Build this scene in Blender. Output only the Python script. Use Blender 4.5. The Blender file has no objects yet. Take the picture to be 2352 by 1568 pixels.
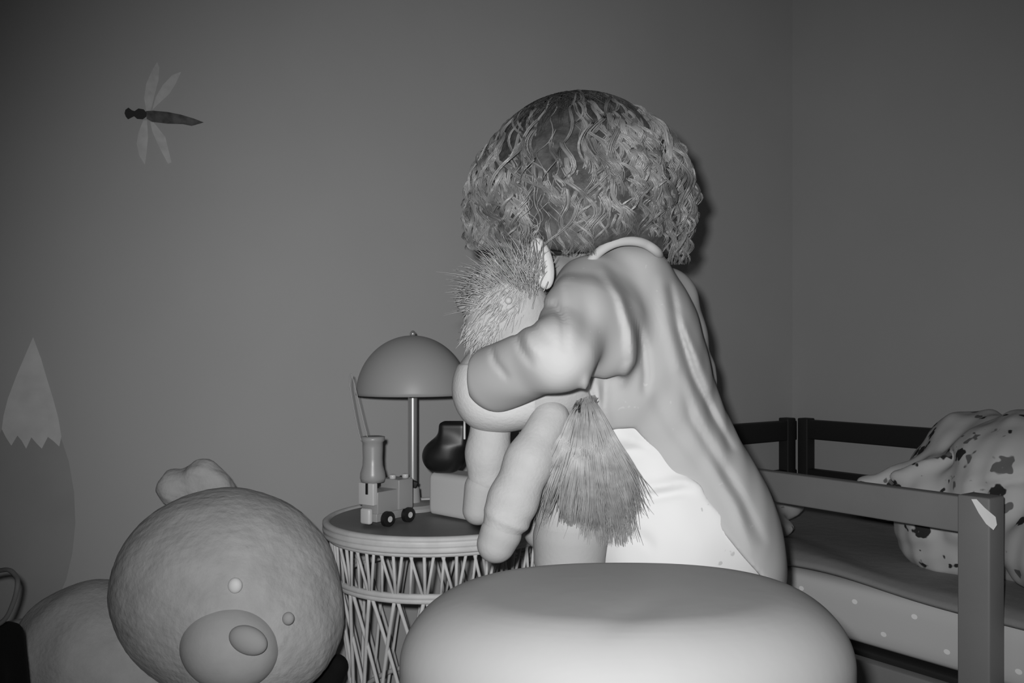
import bpy, math, random
import numpy as np
import openvdb as vdb
from mathutils import Vector, Matrix, Euler

# ------------------------------------------------------------------ camera, world, lamp, exposure
H = 0.78                      # camera height
F, CX, CY = 2100.0, 1340.0, 812.0
SC = bpy.context.scene
cam_data = bpy.data.cameras.new('camera')
cam_data.sensor_width = 36.0
cam_data.lens = F / 2352 * 36
cam_data.shift_x = (1176 - CX) / 2352
cam_data.shift_y = (CY - 784) / 2352
cam_data.clip_start = 0.02
cam = bpy.data.objects.new('camera', cam_data)
cam.location = (0, 0, H); cam.rotation_euler = (math.pi/2, 0, 0)
SC.collection.objects.link(cam); SC.camera = cam

world = bpy.data.worlds.new('world'); SC.world = world
world.use_nodes = True
world.node_tree.nodes['Background'].inputs[0].default_value = (1, 1, 1, 1)
world.node_tree.nodes['Background'].inputs[1].default_value = 0.012

def spot(name, loc, to, power, size, blend, radius):
    l = bpy.data.lights.new(name, 'SPOT'); l.energy = power; l.spot_size = math.radians(size)
    l.spot_blend = blend; l.shadow_soft_size = radius
    o = bpy.data.objects.new(name, l); SC.collection.objects.link(o)
    o.location = loc
    o.rotation_euler = (Vector(to) - Vector(loc)).to_track_quat('-Z', 'Y').to_euler()
    return o
# the infrared lamp ring of the night camera
spot('infrared_lamp', (-0.025, 0.0, H + 0.03), (0.065, 1.6, H - 0.067), 58.0, 88, 1.0, 0.012)

SC.view_settings.view_transform = 'Standard'; SC.view_settings.look = 'None'
SC.view_settings.exposure = 0.0; SC.view_settings.gamma = 1.0
SC.view_settings.use_curve_mapping = False

# ------------------------------------------------------------------ helpers
def P(u, v, D):
    return Vector(((u-CX)/F*D, D, H-(v-CY)/F*D))
PA = lambda u, v, D: np.array(P(u, v, D))
rng = np.random.default_rng(7)
random.seed(7)

def principled(name, col, rough=0.8, spec=0.3, metal=0.0):
    m = bpy.data.materials.new(name); m.use_nodes = True
    b = m.node_tree.nodes['Principled BSDF']
    b.inputs['Base Color'].default_value = (col, col, col, 1)
    b.inputs['Roughness'].default_value = rough
    b.inputs['Specular IOR Level'].default_value = spec
    b.inputs['Metallic'].default_value = metal
    return m, b, m.node_tree

def mat(name, col, rough=0.8, spec=0.3, metal=0.0, var=0.0, vscale=30, bump=0.0, bscale=200, bdist=0.002, detail=3):
    m, b, nt = principled(name, col, rough, spec, metal)
    tc = nt.nodes.new('ShaderNodeTexCoord')
    if var > 0:
        n = nt.nodes.new('ShaderNodeTexNoise'); n.inputs['Scale'].default_value = vscale
        n.inputs['Detail'].default_value = detail
        r = nt.nodes.new('ShaderNodeValToRGB')
        lo, hi = col*(1-var), min(1, col*(1+var))
        r.color_ramp.elements[0].position = .3; r.color_ramp.elements[0].color = (lo, lo, lo, 1)
        r.color_ramp.elements[1].position = .7; r.color_ramp.elements[1].color = (hi, hi, hi, 1)
        nt.links.new(tc.outputs['Object'], n.inputs['Vector'])
        nt.links.new(n.outputs['Fac'], r.inputs['Fac']); nt.links.new(r.outputs['Color'], b.inputs['Base Color'])
    if bump > 0:
        n = nt.nodes.new('ShaderNodeTexNoise'); n.inputs['Scale'].default_value = bscale
        n.inputs['Detail'].default_value = detail
        u = nt.nodes.new('ShaderNodeBump'); u.inputs['Strength'].default_value = bump
        u.inputs['Distance'].default_value = bdist
        nt.links.new(tc.outputs['Object'], n.inputs['Vector'])
        nt.links.new(n.outputs['Fac'], u.inputs['Height']); nt.links.new(u.outputs['Normal'], b.inputs['Normal'])
    return m

def spotted(name, col, dots):
    """dots: list of (scale, lo, hi, spot colour, seed offset) voronoi / noise motifs on a plain cloth"""
    m, b, nt = principled(name, col, .9, .2)
    tc = nt.nodes.new('ShaderNodeTexCoord')
    prev = None
    rgb = nt.nodes.new('ShaderNodeRGB'); rgb.outputs[0].default_value = (col, col, col, 1); prev = rgb.outputs[0]
    for kind, scale, edge, dcol, off in dots:
        mp = nt.nodes.new('ShaderNodeMapping'); mp.inputs['Location'].default_value = (off, off*1.7, off*.6)
        nt.links.new(tc.outputs['Object'], mp.inputs['Vector'])
        if kind == 'vor':
            t = nt.nodes.new('ShaderNodeTexVoronoi'); t.inputs['Scale'].default_value = scale; out = t.outputs['Distance']
            w = nt.nodes.new('ShaderNodeTexNoise'); w.inputs['Scale'].default_value = scale*3.2; w.inputs['Detail'].default_value = 1
            nt.links.new(mp.outputs[0], w.inputs['Vector'])
            ad = nt.nodes.new('ShaderNodeVectorMath'); ad.operation = 'MULTIPLY_ADD'
            ad.inputs[1].default_value = (.8/scale,)*3
            nt.links.new(w.outputs['Color'], ad.inputs[0]); nt.links.new(mp.outputs[0], ad.inputs[2])
            nt.links.new(ad.outputs[0], t.inputs['Vector'])
        else:
            t = nt.nodes.new('ShaderNodeTexNoise'); t.inputs['Scale'].default_value = scale; t.inputs['Detail'].default_value = 3
            out = t.outputs['Fac']; nt.links.new(mp.outputs[0], t.inputs['Vector'])
        r = nt.nodes.new('ShaderNodeMapRange')
        r.inputs['From Min'].default_value = edge; r.inputs['From Max'].default_value = edge*1.25
        r.inputs['To Min'].default_value = 1; r.inputs['To Max'].default_value = 0
        nt.links.new(out, r.inputs['Value'])
        mx = nt.nodes.new('ShaderNodeMix'); mx.data_type = 'RGBA'
        nt.links.new(r.outputs[0], mx.inputs['Factor'])
        nt.links.new(prev, mx.inputs[6]); mx.inputs[7].default_value = (dcol, dcol, dcol, 1)
        prev = mx.outputs[2]
    nt.links.new(prev, b.inputs['Base Color'])
    return m

def link(name, me, m, parent=None, smooth=True):
    o = bpy.data.objects.new(name, me); SC.collection.objects.link(o)
    if m is not None: me.materials.append(m)
    if smooth and len(me.polygons): me.polygons.foreach_set('use_smooth', [True]*len(me.polygons))
    if parent is not None:
        o.parent = parent; o.matrix_parent_inverse = parent.matrix_world.inverted()
    return o

def thing(name, label, cat, loc=(0, 0, 0), rz=0, group=None):
    o = bpy.data.objects.new(name, None); SC.collection.objects.link(o)
    o.location = loc; o.rotation_euler = (0, 0, rz); o.empty_display_size = .05
    o['label'] = label; o['category'] = cat
    if group: o['group'] = group
    bpy.context.view_layer.update()
    return o
def tag(o, label=None, cat=None, group=None, kind=None):
    if label: o['label'] = label
    if cat: o['category'] = cat
    if group: o['group'] = group
    if kind: o['kind'] = kind
    return o

class MB:
    def __init__(s): s.v = []; s.f = []
    def add(s, v, f):
        n = len(s.v); s.v += [tuple(map(float, p)) for p in v]; s.f += [tuple(n+i for i in q) for q in f]
    def box(s, c, d, R=None, bev=0.0):
        c = np.array(c, float); d = np.array(d, float)/2
        R = np.eye(3) if R is None else np.array(R)
        if bev <= 0:
            v = [c + R @ (np.array([x, y, z])*d) for x in (-1, 1) for y in (-1, 1) for z in (-1, 1)]
            s.add(v, [(0, 1, 3, 2), (4, 6, 7, 5), (0, 4, 5, 1), (2, 3, 7, 6), (0, 2, 6, 4), (1, 5, 7, 3)])
        else:
            import bmesh
            bm = bmesh.new(); bmesh.ops.create_cube(bm, size=2)
            for q in bm.verts: q.co = Vector(np.array(q.co)*d)
            bmesh.ops.bevel(bm, geom=bm.edges[:], offset=bev, segments=3, profile=.5, affect='EDGES')
            bm.verts.index_update()
            s.add([c + R @ np.array(q.co) for q in bm.verts], [[q.index for q in f.verts] for f in bm.faces]); bm.free()
    def lathe(s, prof, c=(0, 0, 0), n=64, R=None, cap=True):
        c = np.array(c, float); R = np.eye(3) if R is None else np.array(R)
        v = []; f = []
        for r, z in prof:
            for i in range(n):
                a = 2*math.pi*i/n; v.append(c + R @ np.array([r*math.cos(a), r*math.sin(a), z]))
        for j in range(len(prof)-1):
            for i in range(n):
                k = (i+1) % n; f.append((j*n+i, j*n+k, (j+1)*n+k, (j+1)*n+i))
        if cap:
            f.append(tuple(range(n-1, -1, -1))); m = (len(prof)-1)*n; f.append(tuple(m+i for i in range(n)))
        s.add(v, f)
    def tube(s, pts, r, n=8, closed=False):
        pts = np.array([np.array(p, float) for p in pts]); m = len(pts)
        r = np.full(m, r) if np.isscalar(r) else np.array(r, float)
        if closed: t = np.roll(pts, -1, 0) - np.roll(pts, 1, 0)
        else: t = np.gradient(pts, axis=0)
        t /= np.linalg.norm(t, axis=1)[:, None] + 1e-12
        u = np.cross(t[0], [0, 0, 1.]); 
        if np.linalg.norm(u) < .1: u = np.cross(t[0], [1., 0, 0])
        u /= np.linalg.norm(u); v = []
        for i in range(m):
            u = u - t[i]*np.dot(u, t[i]); u /= np.linalg.norm(u)+1e-12; w = np.cross(t[i], u)
            for k in range(n):
                a = 2*math.pi*k/n; v.append(pts[i] + r[i]*(math.cos(a)*u + math.sin(a)*w))
        f = []
        for i in range(m if closed else m-1):
            j = (i+1) % m
            for k in range(n):
                l = (k+1) % n; f.append((i*n+k, i*n+l, j*n+l, j*n+k))
        if not closed: f += [tuple(range(n-1, -1, -1)), tuple((m-1)*n+k for k in range(n))]
        s.add(v, f)
    def build(s, name, m, parent=None, smooth=True):
        me = bpy.data.meshes.new(name); me.from_pydata(s.v, [], s.f); me.update()
        o = link(name, me, m, parent, smooth)
        return o

def crisp(o, deg=35):
    """smooth shading that keeps hard edges"""
    me = o.data
    me.set_sharp_from_angle(angle=math.radians(deg)); return o

def spline(pts, n=24):
    pts = np.array([list(p) for p in pts], float)
    q = np.vstack([2*pts[0]-pts[1], pts, 2*pts[-1]-pts[-2]]); out = []
    per = max(2, n//(len(pts)-1))
    for i in range(len(pts)-1):
        a, b, c, d = q[i:i+4]
        for t in np.linspace(0, 1, per, endpoint=False):
            out.append(.5*((2*b)+(-a+c)*t+(2*a-5*b+4*c-d)*t*t+(-a+3*b-3*c+d)*t**3))
    out.append(pts[-1]); return np.array(out)

# signed-distance modelling: primitives blended smoothly, then surfaced
class SDF:
    def __init__(s, lo, hi, h, pad=.02):
        s.lo = np.array(lo, float)-pad; s.h = h
        s.n = np.ceil((np.array(hi, float)+pad-s.lo)/h).astype(int)+1
        s.a = np.full(s.n, .05, np.float32)
    def win(s, lo, hi, m):
        i0 = np.clip(np.floor((np.array(lo)-m-s.lo)/s.h).astype(int), 0, s.n)
        i1 = np.clip(np.ceil((np.array(hi)+m-s.lo)/s.h).astype(int)+1, 0, s.n)
        sl = tuple(slice(a, b) for a, b in zip(i0, i1))
        g = np.meshgrid(*[s.lo[k]+s.h*np.arange(i0[k], i1[k]) for k in range(3)], indexing='ij')
        return sl, np.stack(g, -1).astype(np.float32)
    def mix(s, sl, d, k, op):
        a = s.a[sl]; d = d.astype(np.float32)
        if op == 'u':
            h = np.maximum(k-np.abs(a-d), 0)/k; s.a[sl] = np.minimum(a, d)-h*h*k*.25
        else:
            d = -d; h = np.maximum(k-np.abs(a-d), 0)/k; s.a[sl] = np.maximum(a, d)+h*h*k*.25
    def cap(s, p, q, r0, r1=None, k=.012, op='u'):
        p = np.array(list(p), np.float32); q = np.array(list(q), np.float32); r1 = r0 if r1 is None else r1
        R = max(r0, r1); sl, g = s.win(np.minimum(p, q)-R, np.maximum(p, q)+R, k+.012)
        if g.size == 0: return s
        d = q-p; t = np.clip(((g-p)@d)/max(float(d@d), 1e-9), 0, 1)
        dist = np.linalg.norm(g-(p+t[..., None]*d), axis=-1)-(r0+(r1-r0)*t)
        s.mix(sl, dist, k, op); return s
    def ell(s, c, r, R=None, k=.012, op='u'):
        c = np.array(list(c), np.float32); r = np.array(r, np.float32)
        R = np.eye(3) if R is None else np.array(R)
        e = np.sqrt(((R*r)**2).sum(1)); sl, g = s.win(c-e, c+e, k+.012)
        if g.size == 0: return s
        p = (g-c) @ R.astype(np.float32)
        k0 = np.linalg.norm(p/r, axis=-1); k1 = np.linalg.norm(p/(r*r), axis=-1)+1e-6
        s.mix(sl, k0*(k0-1)/k1, k, op); return s
    def box(s, c, d, r, R=None, k=.005, op='u'):
        c = np.array(list(c), np.float32); d = np.array(d, np.float32)/2-r
        R = np.eye(3) if R is None else np.array(R)
        e = np.abs(R) @ (d+r); sl, g = s.win(c-e, c+e, k+.012)
        p = np.abs((g-c) @ R.astype(np.float32))-d
        s.mix(sl, np.linalg.norm(np.maximum(p, 0), axis=-1)+np.minimum(p.max(-1), 0)-r, k, op); return s
    def chain(s, pts, rs, k=.012, op='u'):
        for i in range(len(pts)-1): s.cap(pts[i], pts[i+1], rs[i], rs[i+1], k, op)
        return s
    def fold(s, pts, w, amp, ymax=9):
        """a crease (amp > 0) or a ridge (amp < 0) running down the surface that faces the room"""
        g = s.grid(); u = g[..., 0]/g[..., 1]*F+CX; v = (H-g[..., 2])/g[..., 1]*F+CY; P_ = np.array(pts, float)
        m = (u > P_[:, 0].min()-3*w) & (u < P_[:, 0].max()+3*w) & (v > P_[:, 1].min()-3*w) & (v < P_[:, 1].max()+3*w) & (g[..., 1] < ymax)
        uv = np.stack([u[m], v[m]], -1); best = np.full(len(uv), 1e9); tt = np.zeros(len(uv)); n = len(P_)-1
        for i in range(n):
            a, b = P_[i], P_[i+1]; d = b-a; t = np.clip(((uv-a)@d)/(d@d), 0, 1)
            q = np.linalg.norm(uv-(a+t[:, None]*d), axis=-1); k = q < best; best[k] = q[k]; tt[k] = ((i+t)/n)[k]
        s.a[m] += (amp*np.exp(-(best/w)**2)*np.sin(np.pi*np.clip(tt*.9+.05, 0, 1))**.5).astype(np.float32); return s
    def grid(s):
        return np.stack(np.meshgrid(*[s.lo[k]+s.h*np.arange(s.n[k]) for k in range(3)], indexing='ij'), -1)
    def noise(s, amp, scale, seed=0):
        r = np.random.default_rng(seed); g = s.grid(); w = 0
        for _ in range(7):
            kx = r.normal(size=3)*scale; w = w+np.sin(g@kx+r.uniform(0, 6.28))
        s.a = s.a+(w/7*amp*1.6).astype(np.float32); return s
    def build(s, name, m, parent=None, it=1):
        s.a[0], s.a[-1], s.a[:, 0], s.a[:, -1], s.a[:, :, 0], s.a[:, :, -1] = [.03]*6
        for _ in range(it):
            a = s.a; b = a.copy()
            b[1:-1, 1:-1, 1:-1] = (a[1:-1, 1:-1, 1:-1]*2+a[:-2, 1:-1, 1:-1]+a[2:, 1:-1, 1:-1]+a[1:-1, :-2, 1:-1]+a[1:-1, 2:, 1:-1]+a[1:-1, 1:-1, :-2]+a[1:-1, 1:-1, 2:])/8
            s.a = b
        g = vdb.FloatGrid(.05); g.copyFromArray(np.ascontiguousarray(s.a, dtype=np.float32))
        p, t, q = g.convertToPolygons(0.0, 0.0)
        p = p*s.h+s.lo
        me = bpy.data.meshes.new(name)
        me.from_pydata(p.tolist(), [], [tuple(map(int, f)) for f in q]+[tuple(map(int, f)) for f in t]); me.update()
        return link(name, me, m, parent)

def frame(x, z):
    """3x3 matrix whose columns are the local x, y, z axes"""
    x = np.array(list(x), float); x /= np.linalg.norm(x); z = np.array(list(z), float)
    z = z-x*np.dot(x, z); z /= np.linalg.norm(z); return np.stack([x, np.cross(z, x), z], 1)

def strands(name, paths, rad, m, parent, sides=3, kind=None):
    """paths (N, K, 3) -> one mesh of tapering tubes"""
    A = np.array(paths); N, K, _ = A.shape
    t = np.gradient(A, axis=1); t /= np.linalg.norm(t, axis=2, keepdims=True)+1e-9
    u = np.cross(t, np.array([.3, .8, .52])); u /= np.linalg.norm(u, axis=2, keepdims=True)+1e-9
    w = np.cross(t, u); taper = np.interp(np.linspace(0, 1, K), [0, .6, 1], [1, .9, .15])[None, :, None]
    V = np.stack([A+rad*taper*(math.cos(2*math.pi*k/sides)*u+math.sin(2*math.pi*k/sides)*w) for k in range(sides)], 2)
    idx = np.arange(N*K*sides).reshape(N, K, sides)
    a = idx[:, :-1]; b = idx[:, 1:]
    Fs = np.stack([a, np.roll(a, -1, 2), np.roll(b, -1, 2), b], -1).reshape(-1, 4)
    me = bpy.data.meshes.new(name); me.from_pydata(V.reshape(-1, 3).tolist(), [], Fs.tolist()); me.update()
    return link(name, me, m, parent)

# ------------------------------------------------------------------ the room
dW = np.array([0.788, 0.616, 0]); nW = np.array([0.616, -0.788, 0])      # along the papered wall, and its normal into the room
P0 = np.array([-0.353, 1.9, 0]); CORNER = np.array([0.606, 2.65, 0])
d2 = nW.copy()                                                          # along the second wall toward the camera
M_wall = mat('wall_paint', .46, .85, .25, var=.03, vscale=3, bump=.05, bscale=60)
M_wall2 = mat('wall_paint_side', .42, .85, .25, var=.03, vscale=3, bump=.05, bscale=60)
M_floor = mat('floor_boards', .22, .5, .4, var=.25, vscale=8)

def wall(name, a, b, th, m):
    a = np.array(a); b = np.array(b); n = np.cross((b-a)/np.linalg.norm(b-a), [0, 0, 1.])
    mb = MB(); v = []
    for q, off in ((a, 0), (b, 0), (b, th), (a, th)):
        for z in (0, 2.4): v.append(q+n*off+np.array([0, 0, z]))
    mb.add(v, [(0, 1, 3, 2), (2, 3, 5, 4), (4, 5, 7, 6), (6, 7, 1, 0), (0, 2, 4, 6), (1, 7, 5, 3)])
    return tag(mb.build(name, m, smooth=False), kind='structure')
wall('wall_left', CORNER, CORNER-dW*3.4, .1, M_wall)
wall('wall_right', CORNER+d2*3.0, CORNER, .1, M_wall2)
mb = MB(); mb.box((0, 1.2, -.03), (5.2, 4.6, .06)); tag(mb.build('floor', M_floor, smooth=False), kind='structure')
mb = MB(); mb.box((0, 1.2, 2.43), (5.2, 4.6, .06)); tag(mb.build('ceiling', M_wall, smooth=False), kind='structure')
M_base = mat('baseboard_paint', .5, .6, .3)
for nm, a, dr, n, L in (('baseboard_left', CORNER, -dW, nW, 3.2), ('baseboard_right', CORNER, d2, -dW, 2.8)):
    mb = MB(); R = np.stack([dr, n, [0, 0, 1.]], 1); mb.box(a+dr*(L/2+.02)+n*.008+np.array([0, 0, .045]), (L, .014, .09), R)
    tag(mb.build(nm, M_base, smooth=False), kind='structure')

def W(u, v, off=0.0):
    """the point of the papered wall that the pixel shows"""
    r = np.array([(u-CX)/F, 1, -(v-CY)/F]); C = np.array([0, 0, H])
    t = np.dot(P0+nW*off-C, nW)/np.dot(r, nW); return C+r*t
def decal(name, pts, m, parent, off=.0012, bulge=0.0):
    front = [W(u, v, off+.0015) for u, v in pts]; back = [W(u, v, .0006) for u, v in pts]; n = len(pts)
    mb = MB(); mb.add(front+back, [tuple(range(n)), tuple(range(2*n-1, n-1, -1))]+[(i, i+n, (i+1) % n+n, (i+1) % n) for i in range(n)])
    return mb.build(name, m, parent, smooth=False)

# dragonfly wall sticker
df = thing('dragonfly_decal', 'small dragonfly sticker with dark body and four pale wings high on the wall', 'wall sticker', W(345, 262, .001))
M_dfb = mat('dragonfly_body', .10, .8, .2, var=.5, vscale=60)
M_dfw = mat('dragonfly_wing', .60, .8, .2, var=.12, vscale=50)
M_dfh = mat('dragonfly_head', .045, .8, .2)
decal('body', [(335, 255), (352, 254), (385, 257), (415, 263), (445, 272), (468, 281), (448, 287), (440, 289), (420, 285), (385, 284), (350, 280), (337, 273)], M_dfb, df)
decal('head', [(288, 252), (295, 247), (303, 253), (309, 255), (318, 249), (330, 251), (337, 259), (336, 268), (328, 274), (315, 273), (308, 267), (302, 270), (294, 274), (289, 268), (286, 260)], M_dfh, df, off=.002)
for w in ([(336, 254), (331, 225), (336, 192), (350, 160), (361, 142), (366, 155), (364, 185), (356, 215), (346, 254)],
          [(350, 252), (358, 222), (374, 195), (396, 172), (416, 165), (405, 190), (390, 215), (368, 235)],
          [(329, 276), (318, 305), (314, 330), (320, 358), (333, 378), (337, 350), (340, 315), (338, 276)],
          [(345, 280), (350, 302), (360, 325), (372, 350), (386, 376), (394, 373), (386, 340), (380, 315), (362, 292), (352, 280)]):
    decal('wing', w, M_dfw, df, off=.0016)
# mountain wall sticker
mt = thing('mountain_decal', 'large dark mountain sticker with pale zigzag snow cap at the left edge', 'wall sticker', W(80, 1100, .001))
M_mtn = mat('mountain_grey', .36, .85, .2, var=.06, vscale=8); M_snow = mat('mountain_snow', .66, .85, .2, var=.08, vscale=30)
decal('mountain_body', [(5, 985), (30, 1000), (70, 990), (110, 995), (140, 1005), (158, 1060), (170, 1130), (173, 1200), (166, 1270), (152, 1330), (128, 1385), (98, 1425), (55, 1460), (0, 1490), (-60, 1480), (-70, 1300), (-60, 1150), (-30, 1050)], M_mtn, mt)
decal('snow_cap', [(76, 774), (58, 815), (38, 862), (18, 915), (8, 955), (4, 985), (14, 1005), (26, 1023), (40, 1000), (50, 1012), (60, 1030), (72, 1004), (84, 1018), (96, 1030), (110, 1003), (122, 1012), (136, 1025), (141, 1002), (134, 960), (122, 915), (108, 870), (94, 822)], M_snow, mt, off=.002)

# ------------------------------------------------------------------ bed in the corner
BA = -dW; BB = d2
bed_o = CORNER+BA*.02+BB*.02
RB = np.stack([BA, BB, [0, 0, 1.]], 1)
def B(x, y, z): return bed_o+BA*x+BB*y+np.array([0, 0, z])
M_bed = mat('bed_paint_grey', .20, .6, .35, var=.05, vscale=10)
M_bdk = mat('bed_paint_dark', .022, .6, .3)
bed = thing('toddler_bed', 'grey wooden child bed with guard rails standing in the corner', 'bed', B(.37, .8, 0))
def bpart(name, boxes, m, bev=.003, parent=bed):
    mb = MB()
    for c, d in boxes: mb.box(B(*c), d, RB, bev)
    return crisp(mb.build(name, m, parent))
BW = .74
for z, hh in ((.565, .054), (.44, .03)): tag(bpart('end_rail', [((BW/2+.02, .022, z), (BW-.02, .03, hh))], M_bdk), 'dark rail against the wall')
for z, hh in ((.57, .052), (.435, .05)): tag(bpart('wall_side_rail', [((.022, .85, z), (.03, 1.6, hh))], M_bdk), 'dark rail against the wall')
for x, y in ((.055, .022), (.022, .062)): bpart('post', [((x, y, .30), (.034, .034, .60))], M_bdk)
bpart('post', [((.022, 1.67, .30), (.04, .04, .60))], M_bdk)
bpart('post', [((BW, .022, .28), (.05, .045, .56))], M_bed)
bpart('guard_rail', [((BW, .49, .530), (.026, .89, .056))], M_bed)
post = bpart('post', [((BW, .962, .28), (.045, .052, .565))], M_bed)
bpart('post', [((BW, 1.67, .22), (.045, .05, .44))], M_bed)
bpart('side_board', [((BW, .86, .19), (.024, 1.6, .13))], M_bed)
bpart('end_board', [((BW/2+.01, 1.67, .215), (BW-.07, .024, .13))], M_bed)
bpart('end_board', [((BW/2+.01, .03, .215), (BW-.07, .022, .13))], M_bed)
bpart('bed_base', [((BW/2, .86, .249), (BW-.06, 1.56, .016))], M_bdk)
# white sliver of paper hanging over the post top
mb = MB()
sl = [P(2231, 1146, 1.362), P(2243, 1146, 1.36), P(2262, 1166, 1.358), P(2287, 1187, 1.357), P(2290, 1205, 1.357), P(2282, 1217, 1.358), P(2265, 1203, 1.36), P(2248, 1178, 1.361)]
off = np.array([.0, .0012, 0])
n = len(sl)
mb.add([np.array(p) for p in sl]+[np.array(p)+off for p in sl], [tuple(range(n)), tuple(range(2*n-1, n-1, -1))]+[(i, i+n, (i+1) % n+n, (i+1) % n) for i in range(n)])
M_white = mat('white_paper', .8, .6, .3)
ribbon = tag(mb.build('ribbon', M_white, None, smooth=False), 'white narrow ribbon end hanging on the bed post top', 'ribbon')

# mattress with tiny pale motifs
M_matt, mb_, nt_ = principled('mattress_cloth', .56, .9, .2)
tc_ = nt_.nodes.new('ShaderNodeTexCoord'); sx_ = nt_.nodes.new('ShaderNodeSeparateXYZ'); nt_.links.new(tc_.outputs['Object'], sx_.inputs[0])
def mth(op, a, b=None):
    n_ = nt_.nodes.new('ShaderNodeMath'); n_.operation = op
    for i_, x_ in enumerate((a, b)):
        if x_ is None: continue
        if isinstance(x_, (int, float)): n_.inputs[i_].default_value = x_
        else: nt_.links.new(x_, n_.inputs[i_])
    return n_.outputs[0]
cy_ = mth('COSINE', mth('MULTIPLY', sx_.outputs[1], 2*math.pi/.118)); cz_ = mth('COSINE', mth('MULTIPLY', mth('ADD', sx_.outputs[2], -.338), 2*math.pi/.088))
cx_m = mth('COSINE', mth('MULTIPLY', sx_.outputs[0], 2*math.pi/.12))
hit = mth('GREATER_THAN', mth('MULTIPLY', cy_, cz_), .955)
mix_ = nt_.nodes.new('ShaderNodeMix'); mix_.data_type = 'RGBA'; mix_.inputs[6].default_value = (.54, .54, .54, 1); mix_.inputs[7].default_value = (.85, .85, .85, 1)
nt_.links.new(hit, mix_.inputs[0]); nt_.links.new(mix_.outputs[2], mb_.inputs['Base Color'])
s = SDF((.04, .03, .25), (.715, 1.64, .37), .01)
s.box((.377, .845, .314), (.655, 1.56, .108), .022)
mo = s.build('mattress', M_matt, None, it=1)
tag(mo, 'light grey mattress with tiny pale dots lying in the bed', 'mattress')
def to_bed(o):
    o.matrix_world = Matrix.Translation(Vector(bed_o)) @ Matrix(RB.tolist()).to_4x4(); return o
to_bed(mo)
# dark blanket spread on the mattress
def sheet(name, nx, ny, fn, m, th):
    mb = MB(); top = []; 
    for j in range(ny):
        for i in range(nx): top.append(fn(i/(nx-1), j/(ny-1)))
    f = [(j*nx+i, j*nx+i+1, (j+1)*nx+i+1, (j+1)*nx+i) for j in range(ny-1) for i in range(nx-1)]
    mb.add(top, f); o = mb.build(name, m)
    md = o.modifiers.new('thickness', 'SOLIDIFY'); md.thickness = th; md.offset = 1
    return o
M_dark = mat('blanket_dark', .24, .95, .1, bump=.3, bscale=40, bdist=.004)
def bl(a, b):
    x = .10+.605*a; y = .05+1.45*b
    z = .375+.005*math.sin(9*x+4*y)+.012*max(0, math.sin(14*x-3*y+.8*math.sin(5*y)))**2*min(1, a*6)
    if a > .96: z -= (a-.96)*.3
    return (x, y, z)
bk = sheet('blanket', 60, 120, bl, M_dark, .008)
tag(to_bed(bk), 'dark grey blanket spread over the mattress behind the guard rail', 'blanket')

# patterned duvet heaped on the bed
M_duv = spotted('duvet_print', .50, [('vor', 19, .25, .03, 0), ('vor', 14, .17, .14, 3.1)])
s = SDF((.03, .20, .38), (.80, 1.62, .76), .006)
E = lambda x, y, z, rx, ry, rz, rot=0, k=.03: s.ell((x, y, z), (rx, ry, rz), np.array(Euler((0, 0, rot)).to_matrix()), k)
E(.46, .79, .47, .14, .14, .135); E(.34, .74, .51, .15, .13, .155); E(.40, .93, .52, .22, .20, .165); E(.45, 1.15, .53, .22, .22, .175)
E(.60, 1.10, .46, .11, .17, .095); E(.62, 1.32, .46, .13, .22, .10); 
E(.16, .48, .41, .10, .16, .022); E(.60, .36, .41, .07, .10, .030, .7); E(.50, .34, .43, .10, .05, .03)
E(.40, 1.45, .50, .3, .15, .12)
for a, b, r in (((.54, .62, .52), (.30, .90, .69), .014), ((.58, .84, .47), (.38, 1.2, .70), .018), ((.56, .70, .55), (.48, .95, .66), .012)):
    s.cap(a, b, r, r*.6, k=.03)
for a, b, r in (((.60, .72, .56), (.36, 1.05, .70), .009), ((.56, .60, .58), (.40, .85, .68), .008), ((.70, .90, .50), (.58, 1.25, .62), .010), ((.63, .80, .52), (.58, 1.08, .62), .008), ((.58, .62, .45), (.62, .80, .55), .008)):
    s.cap(a, b, r, r, k=.02, op='s')
s.noise(.007, 24, 3); s.noise(.0035, 60, 14)
s.a = np.maximum(s.a, (.384-s.grid()[..., 2])).astype(np.float32)
duv = s.build('duvet', M_duv, None)
tag(to_bed(duv), 'pale duvet with dark sprig print heaped up on the bed', 'duvet')

# ------------------------------------------------------------------ rattan side table
TC = np.array([-.244, 1.59, 0]); TZ = .497; TR = .203
M_rat = mat('rattan_paint', .60, .6, .35, var=.08, vscale=40)
M_top = mat('table_top_wood', .20, .5, .4, var=.1, vscale=10)
tb = thing('side_table', 'round table with raised pale rim and latticed wicker base', 'side table', TC)
mb = MB(); mb.lathe([(TR-.012, TZ-.012), (TR-.012, TZ), (.001, TZ)], TC, 72, cap=False); mb.lathe([(.001, TZ-.012), (TR-.012, TZ-.012)], TC, 72, cap=False)
crisp(mb.build('tabletop', M_top, tb))
mb = MB(); mb.lathe([(TR-.013, TZ-.012), (TR-.013, TZ+.002), (TR-.010, TZ+.004), (TR-.005, TZ+.004), (TR-.001, TZ+.001), (TR-.001, TZ-.003), (TR-.005, TZ-.0055), (TR-.001, TZ-.008), (TR-.001, TZ-.012), (TR-.005, TZ-.0145), (TR-.002, TZ-.017), (TR-.003, TZ-.021), (TR-.008, TZ-.023), (TR-.013, TZ-.020), (TR-.013, TZ-.012)], TC, 90, cap=False)
mb.build('rim', M_rat, tb)
def ring(r, z, th, n=80): return [TC+np.array([r*math.cos(a), r*math.sin(a), z]) for a in np.linspace(0, 2*math.pi, n, endpoint=False)], th
zA, zB, zC = TZ-.025, TZ-.092, .02
rA, rB = TR-.014, TR-.022
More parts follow.
